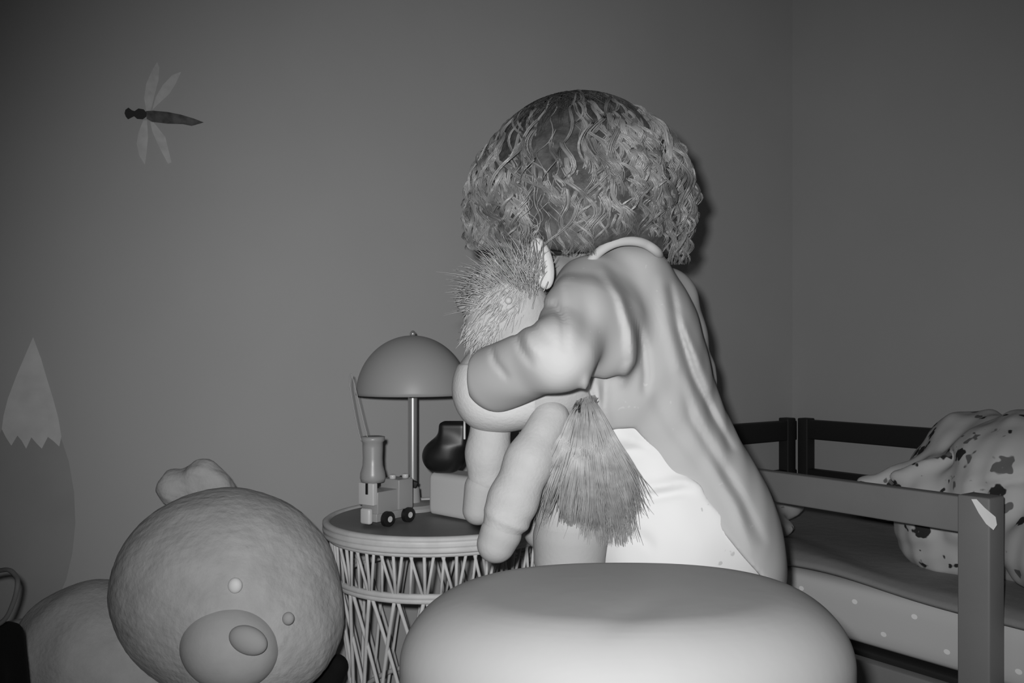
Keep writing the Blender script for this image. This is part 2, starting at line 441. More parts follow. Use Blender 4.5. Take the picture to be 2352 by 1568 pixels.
for r, z, th in ((rA, zA, .0045), (rB, zB, .0052), (rB, zB-.007, .0045), (.155, .012, .006), (.135, .2, .0045)):
    mb = MB(); p, t = ring(r, z, th); mb.tube(p, t, 8, True); mb.build('hoop', M_rat, tb)
TPt = lambda r, a, z: TC+np.array([r*math.cos(a), r*math.sin(a), z])
N = 24
mb = MB()
for i in range(N):
    a = 2*math.pi*i/N; st = 2*math.pi/N
    mb.tube([TPt(rA, a, zA), TPt(rB, a, zB)], .0028, 6)
    mb.tube([TPt(rA, a+.30*st, zA), TPt(rB, a+.06*st, zB)], .0026, 6)
    mb.tube([TPt(rA, a+.55*st, zA), TPt(rB, a+.93*st, zB)], .0026, 6)
    mb.tube([TPt(rA, a+.62*st, zA), TPt(rB, a+.5*st, zB)], .0024, 6)
mb.build('spindle_band', M_rat, tb)
def rz_(z):  # waisted profile of the base
    t = (zB-z)/(zB-zC); return rB-.028*math.sin(math.pi*min(1, t*.75))*1.0
mb = MB()
for i in range(N):
    a = 2*math.pi*i/N; st = 2*math.pi/N
    for sg in (-1, 1):
        pts = []
        for t in np.linspace(0, 1, 14):
            z = zB+(zC-zB)*t; pts.append(TPt(rz_(z)-.001*sg, a+sg*t*st*2.2, z))
        mb.tube(pts, .0032, 6)
mb.build('lattice', M_rat, tb)

# ------------------------------------------------------------------ dome lamp
LP = np.array([(948-CX)/F*1.66, 1.66, 0])
M_dome = mat('lamp_enamel', .38, .45, .4); M_chr = mat('lamp_metal', .5, .3, .5, metal=.6)
lp = thing('table_lamp', 'mushroom table lamp with grey metal dome shade on thin pole', 'lamp', (LP[0], LP[1], TZ))
zr = P(948, 906, 1.66).z; zt = P(948, 770, 1.66).z; RD = .1005
prof = [(RD*math.cos(t), zr+(zt-zr)*math.sin(t)) for t in np.linspace(0, math.pi/2-.02, 26)]
inner = [(r*.975, zr+(z-zr)*.97) for r, z in prof]
mb = MB(); mb.lathe(inner[::-1]+prof+[(.0005, zt)], LP, 80, cap=False); mb.build('lamp_shade', M_dome, lp)
mb = MB(); mb.lathe([(.001, zt-.002), (.005, zt), (.0055, zt+.004), (.003, zt+.008), (.0008, zt+.009)], LP, 24); mb.build('finial', M_chr, lp)
mb = MB(); mb.lathe([(.0085, TZ+.01), (.0085, zt-.01)], LP, 24); crisp(mb.build('pole', M_chr, lp))
mb = MB(); mb.lathe([(.043, TZ+.0005), (.043, TZ+.006), (.038, TZ+.011), (.014, TZ+.014), (.012, TZ+.04), (.0095, TZ+.042)], LP, 48); crisp(mb.build('base', M_dome, lp))
mb = MB(); mb.box(LP+np.array([-.006, -.012, TZ+.052]), (.036, .010, .012), np.array(Euler((0, .35, 0)).to_matrix()), .002)
tag(mb.build('switch', M_bdk, lp), 'small dark switch low on the pole')

# ------------------------------------------------------------------ toy engine on the table
M_toyL = mat('toy_plastic_pale', .62, .35, .5); M_toyM = mat('toy_plastic_mid', .34, .35, .5); M_toyD = mat('toy_rubber', .012, .5, .4)
th = math.radians(-122); tc = P(866, 1212, 1.492)
toy = thing('toy_engine', 'toy train engine with tall chimney standing beside the lamp pole', 'toy', (tc.x, tc.y, TZ), 0)
fx = np.array([math.cos(th), math.sin(th), 0]); fy = np.array([-fx[1], fx[0], 0]); RT = np.stack([fx, fy, [0, 0, 1.]], 1)
def T(x, y, z): return np.array([tc.x, tc.y+.02, TZ])+RT@np.array([x, y, z])
def tpart(name, items, m, bev=.0015, parent=toy):
    mb = MB()
    for c, d in items: mb.box(T(*c), d, RT, bev)
    return crisp(mb.build(name, m, parent))
tpart('chassis', [((-.018, 0, .016), (.085, .034, .014))], M_toyM)
tpart('body', [((-.012, 0, .040), (.07, .036, .036))], M_toyM)
tpart('cab', [((-.040, 0, .048), (.034, .042, .050))], M_toyM)
tpart('face_plate', [((.027, 0, .055), (.010, .034, .036))], M_toyL)
tpart('nose', [((.030, 0, .019), (.010, .022, .026))], M_toyL, .004)
mb = MB(); mb.box(T(.0335, .004, .064), (.002, .004, .018), RT); mb.build('grille_bar', M_toyD, toy, False)
mb = MB(); c = T(.016, 0, 0)
mb.lathe([(.0185, .073), (.0205, .080), (.0200, .088), (.0165, .100), (.0158, .112), (.0165, .130), (.0165, .138), (.0195, .141), (.0195, .147), (.015, .148)], c, 36)
mb.build('chimney', M_toyM, toy)
mb = MB()
for x, y, z in ((-.03, 0, .073), (-.05, .010, .073)): mb.lathe([(.0055, z), (.0055, z+.006), (.004, z+.007)], T(x, y, 0), 20)
mb.build('stud', M_toyL, toy)
Rw = np.stack([fx, [0, 0, 1.], fy], 1)
for x, sy in ((.004, 1), (-.044, 1), (.004, -1), (-.044, -1)):
    mb = MB(); mb.lathe([(.010, -.005), (.0125, -.004), (.0125, .004), (.010, .005)], T(x, sy*.022, .0125), 32, Rw)
    w = crisp(mb.build('wheel', M_toyD, toy))
    mb = MB(); mb.lathe([(.005, -.0056), (.005, .0056)], T(x, sy*.022, .0125), 20, Rw); crisp(mb.build('hub', M_toyL, w))
mb = MB(); mb.tube(spline([P(846, 1012, 1.487), P(834, 965, 1.487), P(822, 915, 1.487), P(812, 875, 1.487), P(806, 858, 1.487), P(803, 880, 1.488), P(811, 930, 1.488), P(822, 985, 1.488), P(830, 1013, 1.488)], 48), .0008, 6)
tag(mb.build('wire_loop', M_toyM, toy), 'thin wire loop sticking up from the chimney')

# ------------------------------------------------------------------ white box and dark device on it
M_box = mat('white_box_plastic', .68, .6, .3)
A = np.array([-.275, 1.60, 0]); e1 = np.array([.735, -.678, 0]); e1 /= np.linalg.norm(e1); e2 = np.array([-e1[1], e1[0], 0]); RX = np.stack([e1, e2, [0, 0, 1.]], 1)
bc = A+e1*.068+e2*.032
s = SDF(bc-[.12, .12, -TZ], bc+[.12, .12, TZ+.1], .0022, .0)
s.box(bc+[0, 0, TZ+.0385], (.135, .062, .076), .012, RX)
wb = s.build('storage_box', M_box); tag(wb, 'pale rounded box on the side table behind the hanging plush legs', 'box')
M_blk = mat('black_gloss', .012, .4, .4)
dv = thing('black_figurine', 'black rounded ornament with pale stripe standing on the pale box', 'ornament', (bc[0], bc[1], TZ+.077))
s = SDF(P(960, 1110, 1.60)-Vector((.01, .05, .01)), P(1090, 940, 1.50)+Vector((.01, .09, .01)), .002)
zb = TZ+.078
bx = lambda u, v, D: P(u, v, D)
s.ell((P(1022, 1060, 1.575).x, 1.575, zb+.030), (.036, .026, .032), k=.01)
s.ell((P(1000, 1062, 1.575).x, 1.575, zb+.028), (.020, .02, .022), k=.012)
s.box((P(1042, 990, 1.575).x, 1.575, zb+.066), (.048, .040, .045), .008, k=.02)
s.a = np.maximum(s.a, (zb+.0005-s.grid()[..., 2])).astype(np.float32)
s.build('body', M_blk, dv)
mb = MB(); q = P(1067, 985, 1.553); mb.box((q.x, q.y, q.z), (.0035, .004, .035), None, .001); tag(mb.build('stripe', M_white, dv), 'pale vertical stripe')

# ------------------------------------------------------------------ giant teddy bear
M_bear = mat('bear_fur', .47, .95, .15, var=.08, vscale=34, bump=.45, bscale=110, bdist=.004, detail=4)
M_muz = mat('bear_muzzle', .46, .95, .15, var=.03, vscale=60, bump=.1, bscale=200)
M_nose = mat('bear_nose', .40, .8, .25)
hb = PA(522, 1352, 1.36)
br = thing('teddy_bear', 'giant pale teddy bear sitting on the floor against the wall', 'teddy bear', (-.68, 1.40, 0))
s = SDF(hb-.19, hb+.19, .004)
R = frame((1, .1, -.25), (.2, -.1, 1))
s.ell(hb, (.160, .148, .148), R, .02); s.ell(hb+[.045, -.02, -.045], (.128, .13, .110), R, .03)
s.noise(.0012, 60, 5); s.noise(.0009, 240, 6)
s.build('head', M_bear, br)
for pts in (((402, 1120, 1.42, 36, 42), (465, 1112, 1.42, 52, 56), (500, 1130, 1.42, 40, 46)), ((748, 1430, 1.42, 36, 66),)):
    c = PA(pts[0][0], pts[0][1], 1.42); s = SDF(c-.09, c+[.14, .09, .09], .0035)
    for u, v, D, ru, rv in pts: s.ell(PA(u, v, D), (ru/F*D, .03, rv/F*D), k=.015)
    if len(pts) > 1: s.ell(PA(455, 1125, 1.385), (.035, .012, .03), k=.01, op='s')
    s.noise(.0025, 90, 9); s.noise(.0012, 260, 9)
    s.build('ear', M_bear, br)
mz = PA(528, 1485, 1.235); s = SDF(mz-.11, mz+.11, .003)
Rm = frame((1, 0, -.3), (.2, -.3, 1)); s.ell(mz, (.066, .052, .058), Rm); s.build('muzzle', M_muz, br)
nz = PA(570, 1470, 1.188); s = SDF(nz-.05, nz+.05, .0018); s.ell(nz, (.026, .013, .018), frame((1, 0, -.45), (0, 0, 1))); s.build('nose', M_nose, br)
for u, v, D, r, m_, lb in ((540, 1344, 1.221, .0095, M_white, 'round eye painted white for its glint'), (662, 1420, 1.228, .008, M_nose, None)):  # first eye is white: the lamp's reflection is put into its colour
    c = PA(u, v, D); s = SDF(c-.03, c+.03, .0012); s.ell(c, (r, r*.8, r*1.1)); o = s.build('eye', m_, br)
    if lb: o['label'] = lb
s = SDF((-.95, 1.14, 0), (-.36, 1.62, .48), .007)
s.ell((-.70, 1.395, .19), (.17, .155, .19)); s.ell((-.735, 1.38, .34), (.115, .11, .095), k=.05)
s.noise(.003, 50, 4)
s.a = np.maximum(s.a, (.001-s.grid()[..., 2])).astype(np.float32)
s.build('body', M_bear, br)
for p, q, r0, r1, nm in (((-.84, 1.36, .32), (-.86, 1.25, .14), .065, .055, 'arm'), ((-.60, 1.30, .25), (-.52, 1.18, .14), .06, .055, 'arm'),
                     ((-.78, 1.32, .075), (-.77, 1.25, .07), .07, .068, 'leg'), ((-.60, 1.28, .085), (-.55, 1.02, .08), .08, .075, 'leg')):
    s = SDF(np.minimum(p, q)-.1, np.maximum(p, q)+.1, .006); s.cap(p, q, r0, r1); s.noise(.002, 60, 2); s.build(nm, M_bear, br)

# ------------------------------------------------------------------ black bags on the floor
M_bag = mat('black_cloth', .008, .9, .2, bump=.2, bscale=80)
c = np.array([-.755, 1.10, .2])
bg = thing('backpack', 'black backpack cut off by the left edge in front of mountain sticker', 'bag', (-.755, 1.10, 0))
s = SDF(c-[.16, .12, .22], c+[.16, .12, .30], .005, 0.0)
s.box((-.766, 1.10, .225), (.17, .12, .43), .018, np.array(Euler((0, -.10, 0)).to_matrix()), k=.01); s.cap((-.765, 1.08, .418), (-.715, 1.08, .392), .035, .025, k=.02)
s.build('body', M_bag, bg)
mb = MB(); mb.tube(spline([P(-40, 1450, 1.08), P(8, 1425, 1.08), P(30, 1385, 1.08), P(40, 1345, 1.08), P(36, 1322, 1.09), P(12, 1308, 1.10), P(-40, 1330, 1.12), P(-70, 1400, 1.13)], 50), .0028, 8)
M_cord = mat('cord_grey', .16, .7, .3); tag(mb.build('handle', M_cord, bg), 'thin grey loop handle')
s = SDF((-.60, 1.40, 0), (-.36, 1.56, .32), .004)
s.box((-.465, 1.475, .12), (.13, .08, .235), .03); s.cap((-.44, 1.475, .2), (-.395, 1.462, .280), .032, .018, k=.03)
s.cap((-.52, 1.475, .2), (-.47, 1.47, .24), .03, .02, k=.03)
s.noise(.003, 60, 8)
s.a = np.maximum(s.a, (.001-s.grid()[..., 2])).astype(np.float32)
o = s.build('cloth_bag', M_bag); tag(o, 'black crumpled bag on the floor between bear and wicker base', 'bag')

# ------------------------------------------------------------------ round padded stool in the foreground
M_pouf = mat('stool_vinyl', .245, .62, .25, var=.02, vscale=12, bump=.05, bscale=25, bdist=.01)
M_leg = mat('stool_metal', .3, .35, .5, metal=.5)
SD = .781; sx = (1438-CX)/F*SD; SZ = .581; SR = .190; SK = .141     # oval seat: half width and half depth
st = thing('padded_stool', 'oval padded stool with smooth pale cover, nearest thing in the foreground', 'stool', (sx, SD, 0))
s = SDF((sx-.21, SD-.14, SZ-.16), (sx+.21, SD+.14, SZ+.01), .003)
g = s.grid()-np.array([sx, SD, SZ-.075]); q = np.abs(g)
rr_ = ((q[..., 0]/SR)**2.3+(q[..., 1]/SK)**2.3)**(1/2.3)
qa = (rr_-1)*.15+.055; qz = q[..., 2]-.075+.055+np.where(g[..., 2] > 0, .002*rr_**2, 0)
s.a = np.clip(np.sqrt(np.maximum(qa, 0)**2+np.maximum(qz, 0)**2)+np.minimum(np.maximum(qa, qz), 0)-.055, -.05, .05).astype(np.float32)
s.fold([(1380, 1440), (1460, 1410), (1540, 1375)], 30, .0018)
seat = s.build('seat', M_pouf, st)
for k in range(4):
    a = math.pi/4+k*math.pi/2; c = np.array([sx, SD, 0])
    mb = MB(); mb.tube([c+np.array([.13*math.cos(a), .05*math.sin(a), SZ-.135]), c+np.array([.19*math.cos(a), .12*math.sin(a), .0])], [.014, .010], 16); crisp(mb.build('leg', M_leg, st))

# ------------------------------------------------------------------ the child
M_skin = mat('skin', .27, .5, .35, var=.03, vscale=20)
M_shirt = spotted('shirt_cloth', .375, [('vor', 30, .07, .42, 0)])
M_pants = spotted('pants_cloth', .62, [('vor', 28, .12, .45, 1)])
child = thing('person', 'small child in pale pyjamas with curly hair, seen from behind, hugging a plush pony', 'person', (.12, 1.17, 0))
HC = PA(1335, 432, 1.13)
fdir = np.array([-.86, .38, -.30]); RH = frame(fdir, (-.1, 0, 1))   # x forward, y to the child's left, z up
hp = lambda x, y, z: HC+RH@np.array([x, y, z])
Rh = RH
nb = np.array([.050, 1.14, .878]); chest = np.array([.055, 1.145, .79]); waist = np.array([.095, 1.165, .67]); hip = np.array([.135, 1.18, .565])
shL = PA(1350, 665, 1.06); elL = PA(1285, 818, .915); wrL = PA(1145, 866, 1.0); haL = PA(1100, 885, 1.065)
shR = np.array([.108, 1.225, .850]); elR = PA(1568, 870, 1.27); wrR = PA(1330, 870, 1.21); haR = PA(1260, 880, 1.17)
latv = np.array([-.5, -.85, 0])
s = SDF((-.14, .90, -.005), (.30, 1.36, 1.10), .003)
# head
s.ell(hp(-.012, 0, .012), (.088, .070, .078), Rh, .02); s.ell(hp(.02, 0, -.03), (.062, .055, .062), Rh, .03)
s.ell(hp(.055, .028, -.042), (.026, .022, .024), Rh, .02); s.ell(hp(.055, -.028, -.042), (.026, .022, .024), Rh, .02)
s.ell(hp(.062, 0, -.083), (.018, .018, .014), Rh, .02)
s.cap(hp(.077, 0, -.010), hp(.090, 0, -.034), .006, .0095, .012); s.ell(hp(.086, .008, -.036), (.006, .005, .005), Rh, .006); s.ell(hp(.086, -.008, -.036), (.006, .005, .005), Rh, .006)
for y in (-.026, .026):
    s.ell(hp(.078, y, -.006), (.012, .014, .009), Rh, .012, 's'); s.ell(hp(.066, y, -.007), (.012, .0125, .011), Rh, .003)
s.ell(hp(.080, 0, -.060), (.008, .017, .005), Rh, .006); s.ell(hp(.088, 0, -.0595), (.006, .015, .0012), Rh, .003, 's')
for y in (-.070, .070):
    s.ell(hp(-.008, y, -.018), (.014, .008, .022), Rh, .008); s.ell(hp(-.004, y*1.1, -.016), (.007, .006, .013), Rh, .005, 's')
# neck, trunk
s.cap(hp(-.02, 0, -.05), nb, .036, .038, .02)
s.cap(nb+latv*.05-[0, 0, .01], nb-latv*.05-[0, 0, .01], .03, .03, .03)
Rt = frame(latv, (-.2, 0, 1))
s.ell(chest, (.095, .065, .085), Rt, .03); s.ell(waist, (.075, .060, .075), Rt, .03); s.ell(hip, (.090, .075, .075), Rt, .03)
for sh, el, wr, ha, sg in ((shL, elL, wrL, haL, 1), (shR, elR, wrR, haR, -1)):
    s.cap(sh, el, .030, .025, .02); s.cap(el, wr, .025, .0175, .012)
    # hand: palm, four curled fingers, thumb
    ax = ha-wr; ax /= np.linalg.norm(ax); Rn = frame(ax, (0, -.35, 1) if sg > 0 else (0, .2, 1))
    hq = lambda x, y, z: wr+Rn@np.array([x, y, z])
    s.cap(wr, hq(.012, 0, 0), .0165, .017, .012)
    s.ell(hq(.030, 0, .002), (.026, .023, .012), Rn, .01)
    for i, (y, L) in enumerate(((-.0165, .85), (-.0055, 1.0), (.0055, .95), (.0160, .75))):
        a0 = hq(.046, y, .006); a1 = hq(.046+.018*L, y*1.1, .004); a2 = hq(.046+.028*L, y*1.1, -.010*L); a3 = hq(.046+.026*L, y*1.05, -.022*L)
        s.cap(a0, a1, .0062, .0058, .004); s.cap(a1, a2, .0058, .0054, .002); s.cap(a2, a3, .0054, .0046, .002)
    t0 = hq(.014, -.018, 0); t1 = hq(.028, -.032, -.006); t2 = hq(.044, -.036, -.012)
    s.cap(t0, t1, .0085, .0072, .008); s.cap(t1, t2, .0070, .0058, .003)
# legs and feet
for sg in (1, -1):
    b = hip+latv*.048*sg; kn = np.array([.095, 1.18, .30])+latv*.05*sg; an = np.array([.12, 1.18, .06])+latv*.05*sg
    s.cap(b, kn, .055, .038, .03); s.cap(kn, an, .038, .024, .015)
    s.cap(an-[-.012, 0, .035], an+[-.02, .0, -.035], .022, .022, .01); s.cap(an+[-.02, 0, -.04], an+[-.09, .035, -.045], .018, .013, .015)
s.a = np.maximum(s.a, (.0005-s.grid()[..., 2])).astype(np.float32)
s.build('body', M_skin, child)

# pyjama trousers
HEMN = PA(1745, 1320, 1.1)-PA(1435, 955, 1.08); HEMN = np.array([-HEMN[2], 0, HEMN[0]])/np.hypot(HEMN[0], HEMN[2])
s = SDF((-.06, .98, .03), (.32, 1.36, .78), .0035)
def pp(u, v, D): return PA(u, v, D)
s.ell(hip+[.0, 0, .0], (.115, .098, .105), Rt, .03); s.ell(waist+[-.01, 0, -.01], (.092, .078, .09), Rt, .03)
s.ell(pp(1500, 1080, 1.12), (.075, .055, .085), None, .03); s.ell(pp(1560, 1230, 1.11), (.098, .055, .085), None, .03)
s.ell(pp(1470, 1250, 1.13), (.05, .05, .06), None, .03)
s.ell(pp(1400, 960, 1.10), (.045, .05, .06), None, .03); s.ell(pp(1640, 1290, 1.14), (.07, .06, .08), None, .03)
for sg in (1, -1):
    b = hip+latv*.055*sg; kn = np.array([.095, 1.18, .30])+latv*.055*sg; an = np.array([.12, 1.18, .09])+latv*.05*sg
    s.cap(b, kn, .082, .062, .03); s.cap(kn, an, .062, .048, .02)
g = s.grid(); s.a = np.where(g[..., 2] > .46, np.maximum(s.a, ((g-pp(1435, 955, 1.08))@HEMN-.012)), s.a).astype(np.float32); del g
for pts, w, a_ in (([(1440, 1122), (1500, 1118), (1570, 1105), (1660, 1130)], 12, -.005), ([(1430, 1145), (1500, 1140), (1580, 1128)], 10, .005), ([(1410, 1000), (1450, 1010), (1520, 1040)], 10, -.003),
                   ([(1430, 1215), (1480, 1235), (1500, 1260)], 12, .003), ([(1395, 1030), (1440, 1033), (1480, 1030)], 6, .003)):
    s.fold(pts, w, a_, 1.2)
s.noise(.0012, 70, 12)
s.build('pyjama_trousers', M_pants, child, it=2)

# pyjama shirt
s = SDF((-.11, .86, .42), (.32, 1.36, .94), .003)
s.ell(chest+[.004, 0, .0], (.106, .072, .090), Rt, .03)
s.ell(pp(1445, 700, 1.13), (.054, .085, .07), None, .04); s.ell(pp(1470, 800, 1.14), (.070, .095, .09), None, .04)
s.cap(nb+latv*.06-[0, 0, .022], nb-latv*.055-[0, 0, .022], .030, .030, .03)
s.ell(pp(1440, 618, 1.11), (.040, .05, .028), None, .03)
s.ell(pp(1500, 930, 1.15), (.076, .095, .085), None, .04)
s.ell(pp(1555, 1060, 1.165), (.082, .10, .085), None, .04); s.ell(pp(1620, 1190, 1.17), (.086, .115, .09), None, .04)
s.ell(pp(1655, 1300, 1.175), (.080, .125, .085), None, .04)
s.ell(pp(1400, 880, 1.09), (.05, .06, .07), None, .03)
# hem cut: below this slanting line on the near side the shirt is open
g = s.grid(); a_ = pp(1435, 955, 1.08); b_ = pp(1745, 1320, 1.1); dd = (b_-a_)/np.linalg.norm(b_-a_); nn = np.array([-dd[2], 0, dd[0]])
if nn[2] < 0: nn = -nn
pl = -((g-a_)@nn); keep = np.minimum(pl, (a_[2]-.012)-g[..., 2]); keep = np.where(g[..., 1] > 1.25, -.05, keep)
keep = np.maximum(keep, .44-g[..., 2])
s.a = np.maximum(s.a, keep.astype(np.float32)); del g, pl, keep
# sleeves
s.chain([shL+[.002, .0, -.002], (shL+elL)/2+[.006, 0, -.0], elL+[.002, .004, 0]], [.041, .0405, .0335], .02)
s.chain([PA(1375, 690, 1.06), PA(1392, 745, 1.03), PA(1392, 800, 1.0)], [.034, .034, .030], .03)
s.cap(elL+[-.004, .004, .002], wrL, .0335, .0375, .02)
s.chain([shR, (shR+elR)/2, elR], [.046, .043, .037], .02); s.cap(elR, wrR, .036, .027, .015)
s.cap(pp(1600, 850, 1.27), pp(1622, 935, 1.27), .024, .014, .02)
# sleeve creases at the inner elbow
s.fold([(1215, 742), (1240, 705), (1275, 700), (1294, 735), (1297, 800)], 7, .0045, 1.04)
s.fold([(1186, 768), (1195, 800), (1222, 835)], 6, .004, 1.04); s.fold([(1222, 742), (1240, 768), (1262, 788)], 6, .003, 1.04)
s.fold([(1128, 800), (1136, 830), (1165, 865)], 6, .004, 1.04); s.fold([(1206, 760), (1215, 790), (1240, 815)], 7, -.003, 1.04)
s.fold([(1310, 610), (1290, 650), (1300, 700)], 14, -.003, 1.06); s.fold([(1340, 640), (1350, 720), (1335, 800)], 18, .003, 1.06)
for pts, w, a_ in (([(1462, 740), (1478, 800), (1484, 860), (1480, 900)], 9, .006), ([(1385, 620), (1425, 680), (1448, 760), (1452, 830), (1430, 880)], 12, -.007),
                   ([(1540, 660), (1560, 760), (1590, 860), (1640, 960), (1680, 1030)], 9, .007), ([(1520, 640), (1530, 740), (1560, 850), (1600, 950), (1660, 1060)], 14, -.004),
                   ([(1555, 720), (1600, 820), (1630, 890)], 10, -.004), ([(1565, 860), (1590, 960), (1640, 1040), (1700, 1140), (1750, 1240)], 12, .005),
                   ([(1630, 1060), (1690, 1160), (1725, 1260)], 14, -.004), ([(1500, 900), (1540, 980), (1610, 1070)], 16, .003),
                   ([(1350, 870), (1345, 900), (1370, 940)], 10, -.006), ([(1390, 880), (1385, 930), (1400, 990)], 12, -.005), ([(1370, 880), (1378, 930)], 7, .006)):
    s.fold(pts, w, a_, 1.2)
s.noise(.0010, 60, 21)
# neck opening
s.cap(nb+[-.006, .004, .012], nb+[-.03, .01, .07], .030, .05, .006, 's')
s.build('pyjama_shirt', M_shirt, child, it=1)
# collar band
ca = spline([pp(1340, 625, 1.04), pp(1368, 586, 1.04), pp(1402, 562, 1.04), pp(1440, 553, 1.045), pp(1480, 559, 1.055), pp(1512, 582, 1.075), pp(1505, 600, 1.16), pp(1450, 600, 1.19), pp(1380, 615, 1.16)], 60)
mb = MB(); mb.tube(ca, .0056, 10, True); mb.build('collar', M_shirt, child)

# ---------------- hair
M_hair_shade = mat('hair_shaded', .055, .6, .3, var=.4, vscale=90, bump=.6, bscale=110, bdist=.003)  # darker copy of the hair colour: shade painted on the crown and between curls
M_hair = mat('hair_strands', .17, .36, .7, var=.6, vscale=26)
HH = PA(1335, 478, 1.13); HE = np.array([.134, .118, .143])
s = SDF(HH-.18, HH+.17, .003)
s.ell(HH, HE*.955, None, .02)
s.a = np.maximum(s.a, (PA(1340, 592, 1.13)[2]-s.grid()[..., 2])).astype(np.float32)
s.ell(hp(.105, 0, -.060), (.065, .058, .095), Rh, .02, 's')
s.ell(PA(1440, 620, 1.06), (.045, .07, .034), None, .01, 's')
s.cap(hp(-.02, 0, -.09), nb, .036, .045, .02, 's')
s.noise(.004, 90, 31)
hair = s.build('hair', M_hair_shade, child)
r = np.random.default_rng(11); paths = []
crown = np.array([-.16, .30, .94]); crown /= np.linalg.norm(crown)
cU = np.cross(crown, [0, 1, 0]); cU /= np.linalg.norm(cU); cV = np.cross(crown, cU)
for lock in range(900):
    th0 = th_s = .30+1.6*r.uniform(0, 1)**.8; ph = r.uniform(0, 2*math.pi)
    L = r.uniform(.07, .13); rad = r.uniform(.004, .0095); pitch = r.uniform(.032, .065); tw = r.choice([-1, 1]); ph0 = r.uniform(0, 6.28)
    K = 22; lift = r.uniform(-.005, .010); fan = r.normal(0, .35); sprd = r.uniform(.0009, .0022)
    for q in range(11):
        off = r.normal(size=2)*sprd; pts = []
        for i in range(K):
            sd = i/(K-1)*L*(1+.1*math.sin(q)); th_ = th0+sd/.135; pp_ = ph+fan*sd/.12
            d = crown*math.cos(th_)+(cU*math.cos(pp_)+cV*math.sin(pp_))*math.sin(th_)
            if th_ > 1.70:                                  # hang down past the widest ring
                d = crown*math.cos(1.70)+(cU*math.cos(pp_)+cV*math.sin(pp_))*math.sin(1.70)
            wave = min(1, max(.0, (th_-.75)/.7)); grow = min(1, i/6)*wave
            p = HH+d*(HE*.975+lift*min(1, th_)*wave+.002)
            if th_ > 1.70: p = p+np.array([0, 0, -1])*(th_-1.70)*.135*.9-d*.02*(th_-1.70)
            a = np.cross(d, [0, 0, 1.]); a /= np.linalg.norm(a)+1e-6; w = ph0+sd/pitch*6.28*tw
            p = p+rad*grow*(a*math.cos(w)+d*math.sin(w)*.8)+(a*off[0]+d*off[1]*.6)*(.35+.65*wave)
            pts.append(p)
        pts = np.array(pts)
        loc = (pts-HC)@RH; U = pts[:, 0]/pts[:, 1]*F+CX; V = (H-pts[:, 2])/pts[:, 1]*F+CY; nr = pts[:, 1] < 1.13
        # keep the face, the bare cheek and the nape above the collar free of hair
        bad = ((loc[:, 0] > .075) & (loc[:, 2] < -.01) & (np.abs(loc[:, 1]) < .055))
        bad |= nr & (V > 545) & (U > 1372) & (U < 1520)
        bad |= (V > 608) | (nr & (V > 588) & (U < 1380)) | ((U < 1180) & (V > 575))
        if bad.any():
            j = int(np.argmax(bad))
            if j < 6: continue
            x_ = np.linspace(0, j-1, K); pts = np.stack([np.interp(x_, np.arange(K), pts[:, c]) for c in range(3)], 1)
        if (nr & (((U-1236)/26)**2+((V-474)/42)**2 < 1)).any() and q != 4: continue
        if nr[0] and V[3] < 345-.45*max(0, U[3]-1300) and lock % 3: continue
        if th_s < .45: continue
        paths.append(pts)
strands('curls', paths, .0008, M_hair, hair)
paths = []
for q in range(2600):                                       # smooth hair combed down from the crown, coloured darker as shade
    th0 = r.uniform(.0, .45); ph = r.uniform(0, 2*math.pi); L = r.uniform(.07, .13); bend = r.normal(0, .12); ph2 = round(ph*14)/14
    pts = []
    for i in range(12):
        t = i/11; th_ = th0+t*L/.135; pp_ = ph+(ph2-ph)*t*.7+bend*math.sin(5*t)*t
        d = crown*math.cos(th_)+(cU*math.cos(pp_)+cV*math.sin(pp_))*math.sin(th_)
        pts.append(HH+d*(HE*.975+.0015+.001*math.sin(ph*40)))
    paths.append(pts)
strands('crown_hair', paths, .0006, M_hair_shade, hair)

# ------------------------------------------------------------------ plush pony held by the child
M_pl = mat('plush_pale', .37, .95, .15, var=.04, vscale=60, bump=.25, bscale=250, bdist=.002)
M_plb = mat('plush_belly', .47, .95, .15, bump=.25, bscale=250, bdist=.002)
M_hoof = mat('plush_hoof', .33, .8, .25, bump=.15, bscale=200)
M_mane = mat('plush_mane', .31, .5, .4, var=.25, vscale=60)
pony = thing('plush_pony', 'pale plush pony with shaggy mane and tail held under the child\'s arm', 'plush toy', (PA(1200, 900, 1.05)))
s = SDF((-.17, .95, .67), (.03, 1.16, .93), .0025)
s.ell(pp(1215, 890, 1.06), (.066, .055, .041), frame((1, 0, .10), (0, 0, 1)), .02)
s.ell(pp(1120, 880, 1.055), (.034, .045, .042), None, .02); s.ell(pp(1290, 890, 1.06), (.038, .045, .038), None, .02)
s.ell(pp(1250, 840, 1.045), (.045, .040, .040), None, .02)
s.cap(pp(1195, 720, 1.05), pp(1180, 850, 1.06), .036, .040, .02)
s.ell(pp(1160, 700, 1.045), (.044, .040, .036), frame((.7, 0, .7), (0, 0, 1)), .015)
s.ell(pp(1118, 755, 1.03), (.028, .030, .023), frame((.5, .3, .85), (0, 0, 1)), .015)
s.ell(pp(1084, 692, 1.05), (.019, .016, .015), None, .012)
s.ell(pp(1110, 900, 1.055), (.030, .045, .038), None, .02); s.ell(pp(1160, 935, 1.055), (.035, .045, .024), None, .02)
g = s.grid(); U = g[..., 0]/g[..., 1]*F+CX; V = (H-g[..., 2])/g[..., 1]*F+CY
bel = SDF((-.17, .95, .67), (.03, 1.16, .93), .0025)
bel.a = np.maximum(s.a-.0014, np.maximum((U-1232)/F, (835-V)/F)).astype(np.float32)
s.build('body', M_pl, pony); tag(bel.build('belly', M_plb, pony), 'paler belly patch'); del g, U, V
s = SDF(PA(1248, 610, 1.03)-.04, PA(1248, 610, 1.03)+.04, .0016)
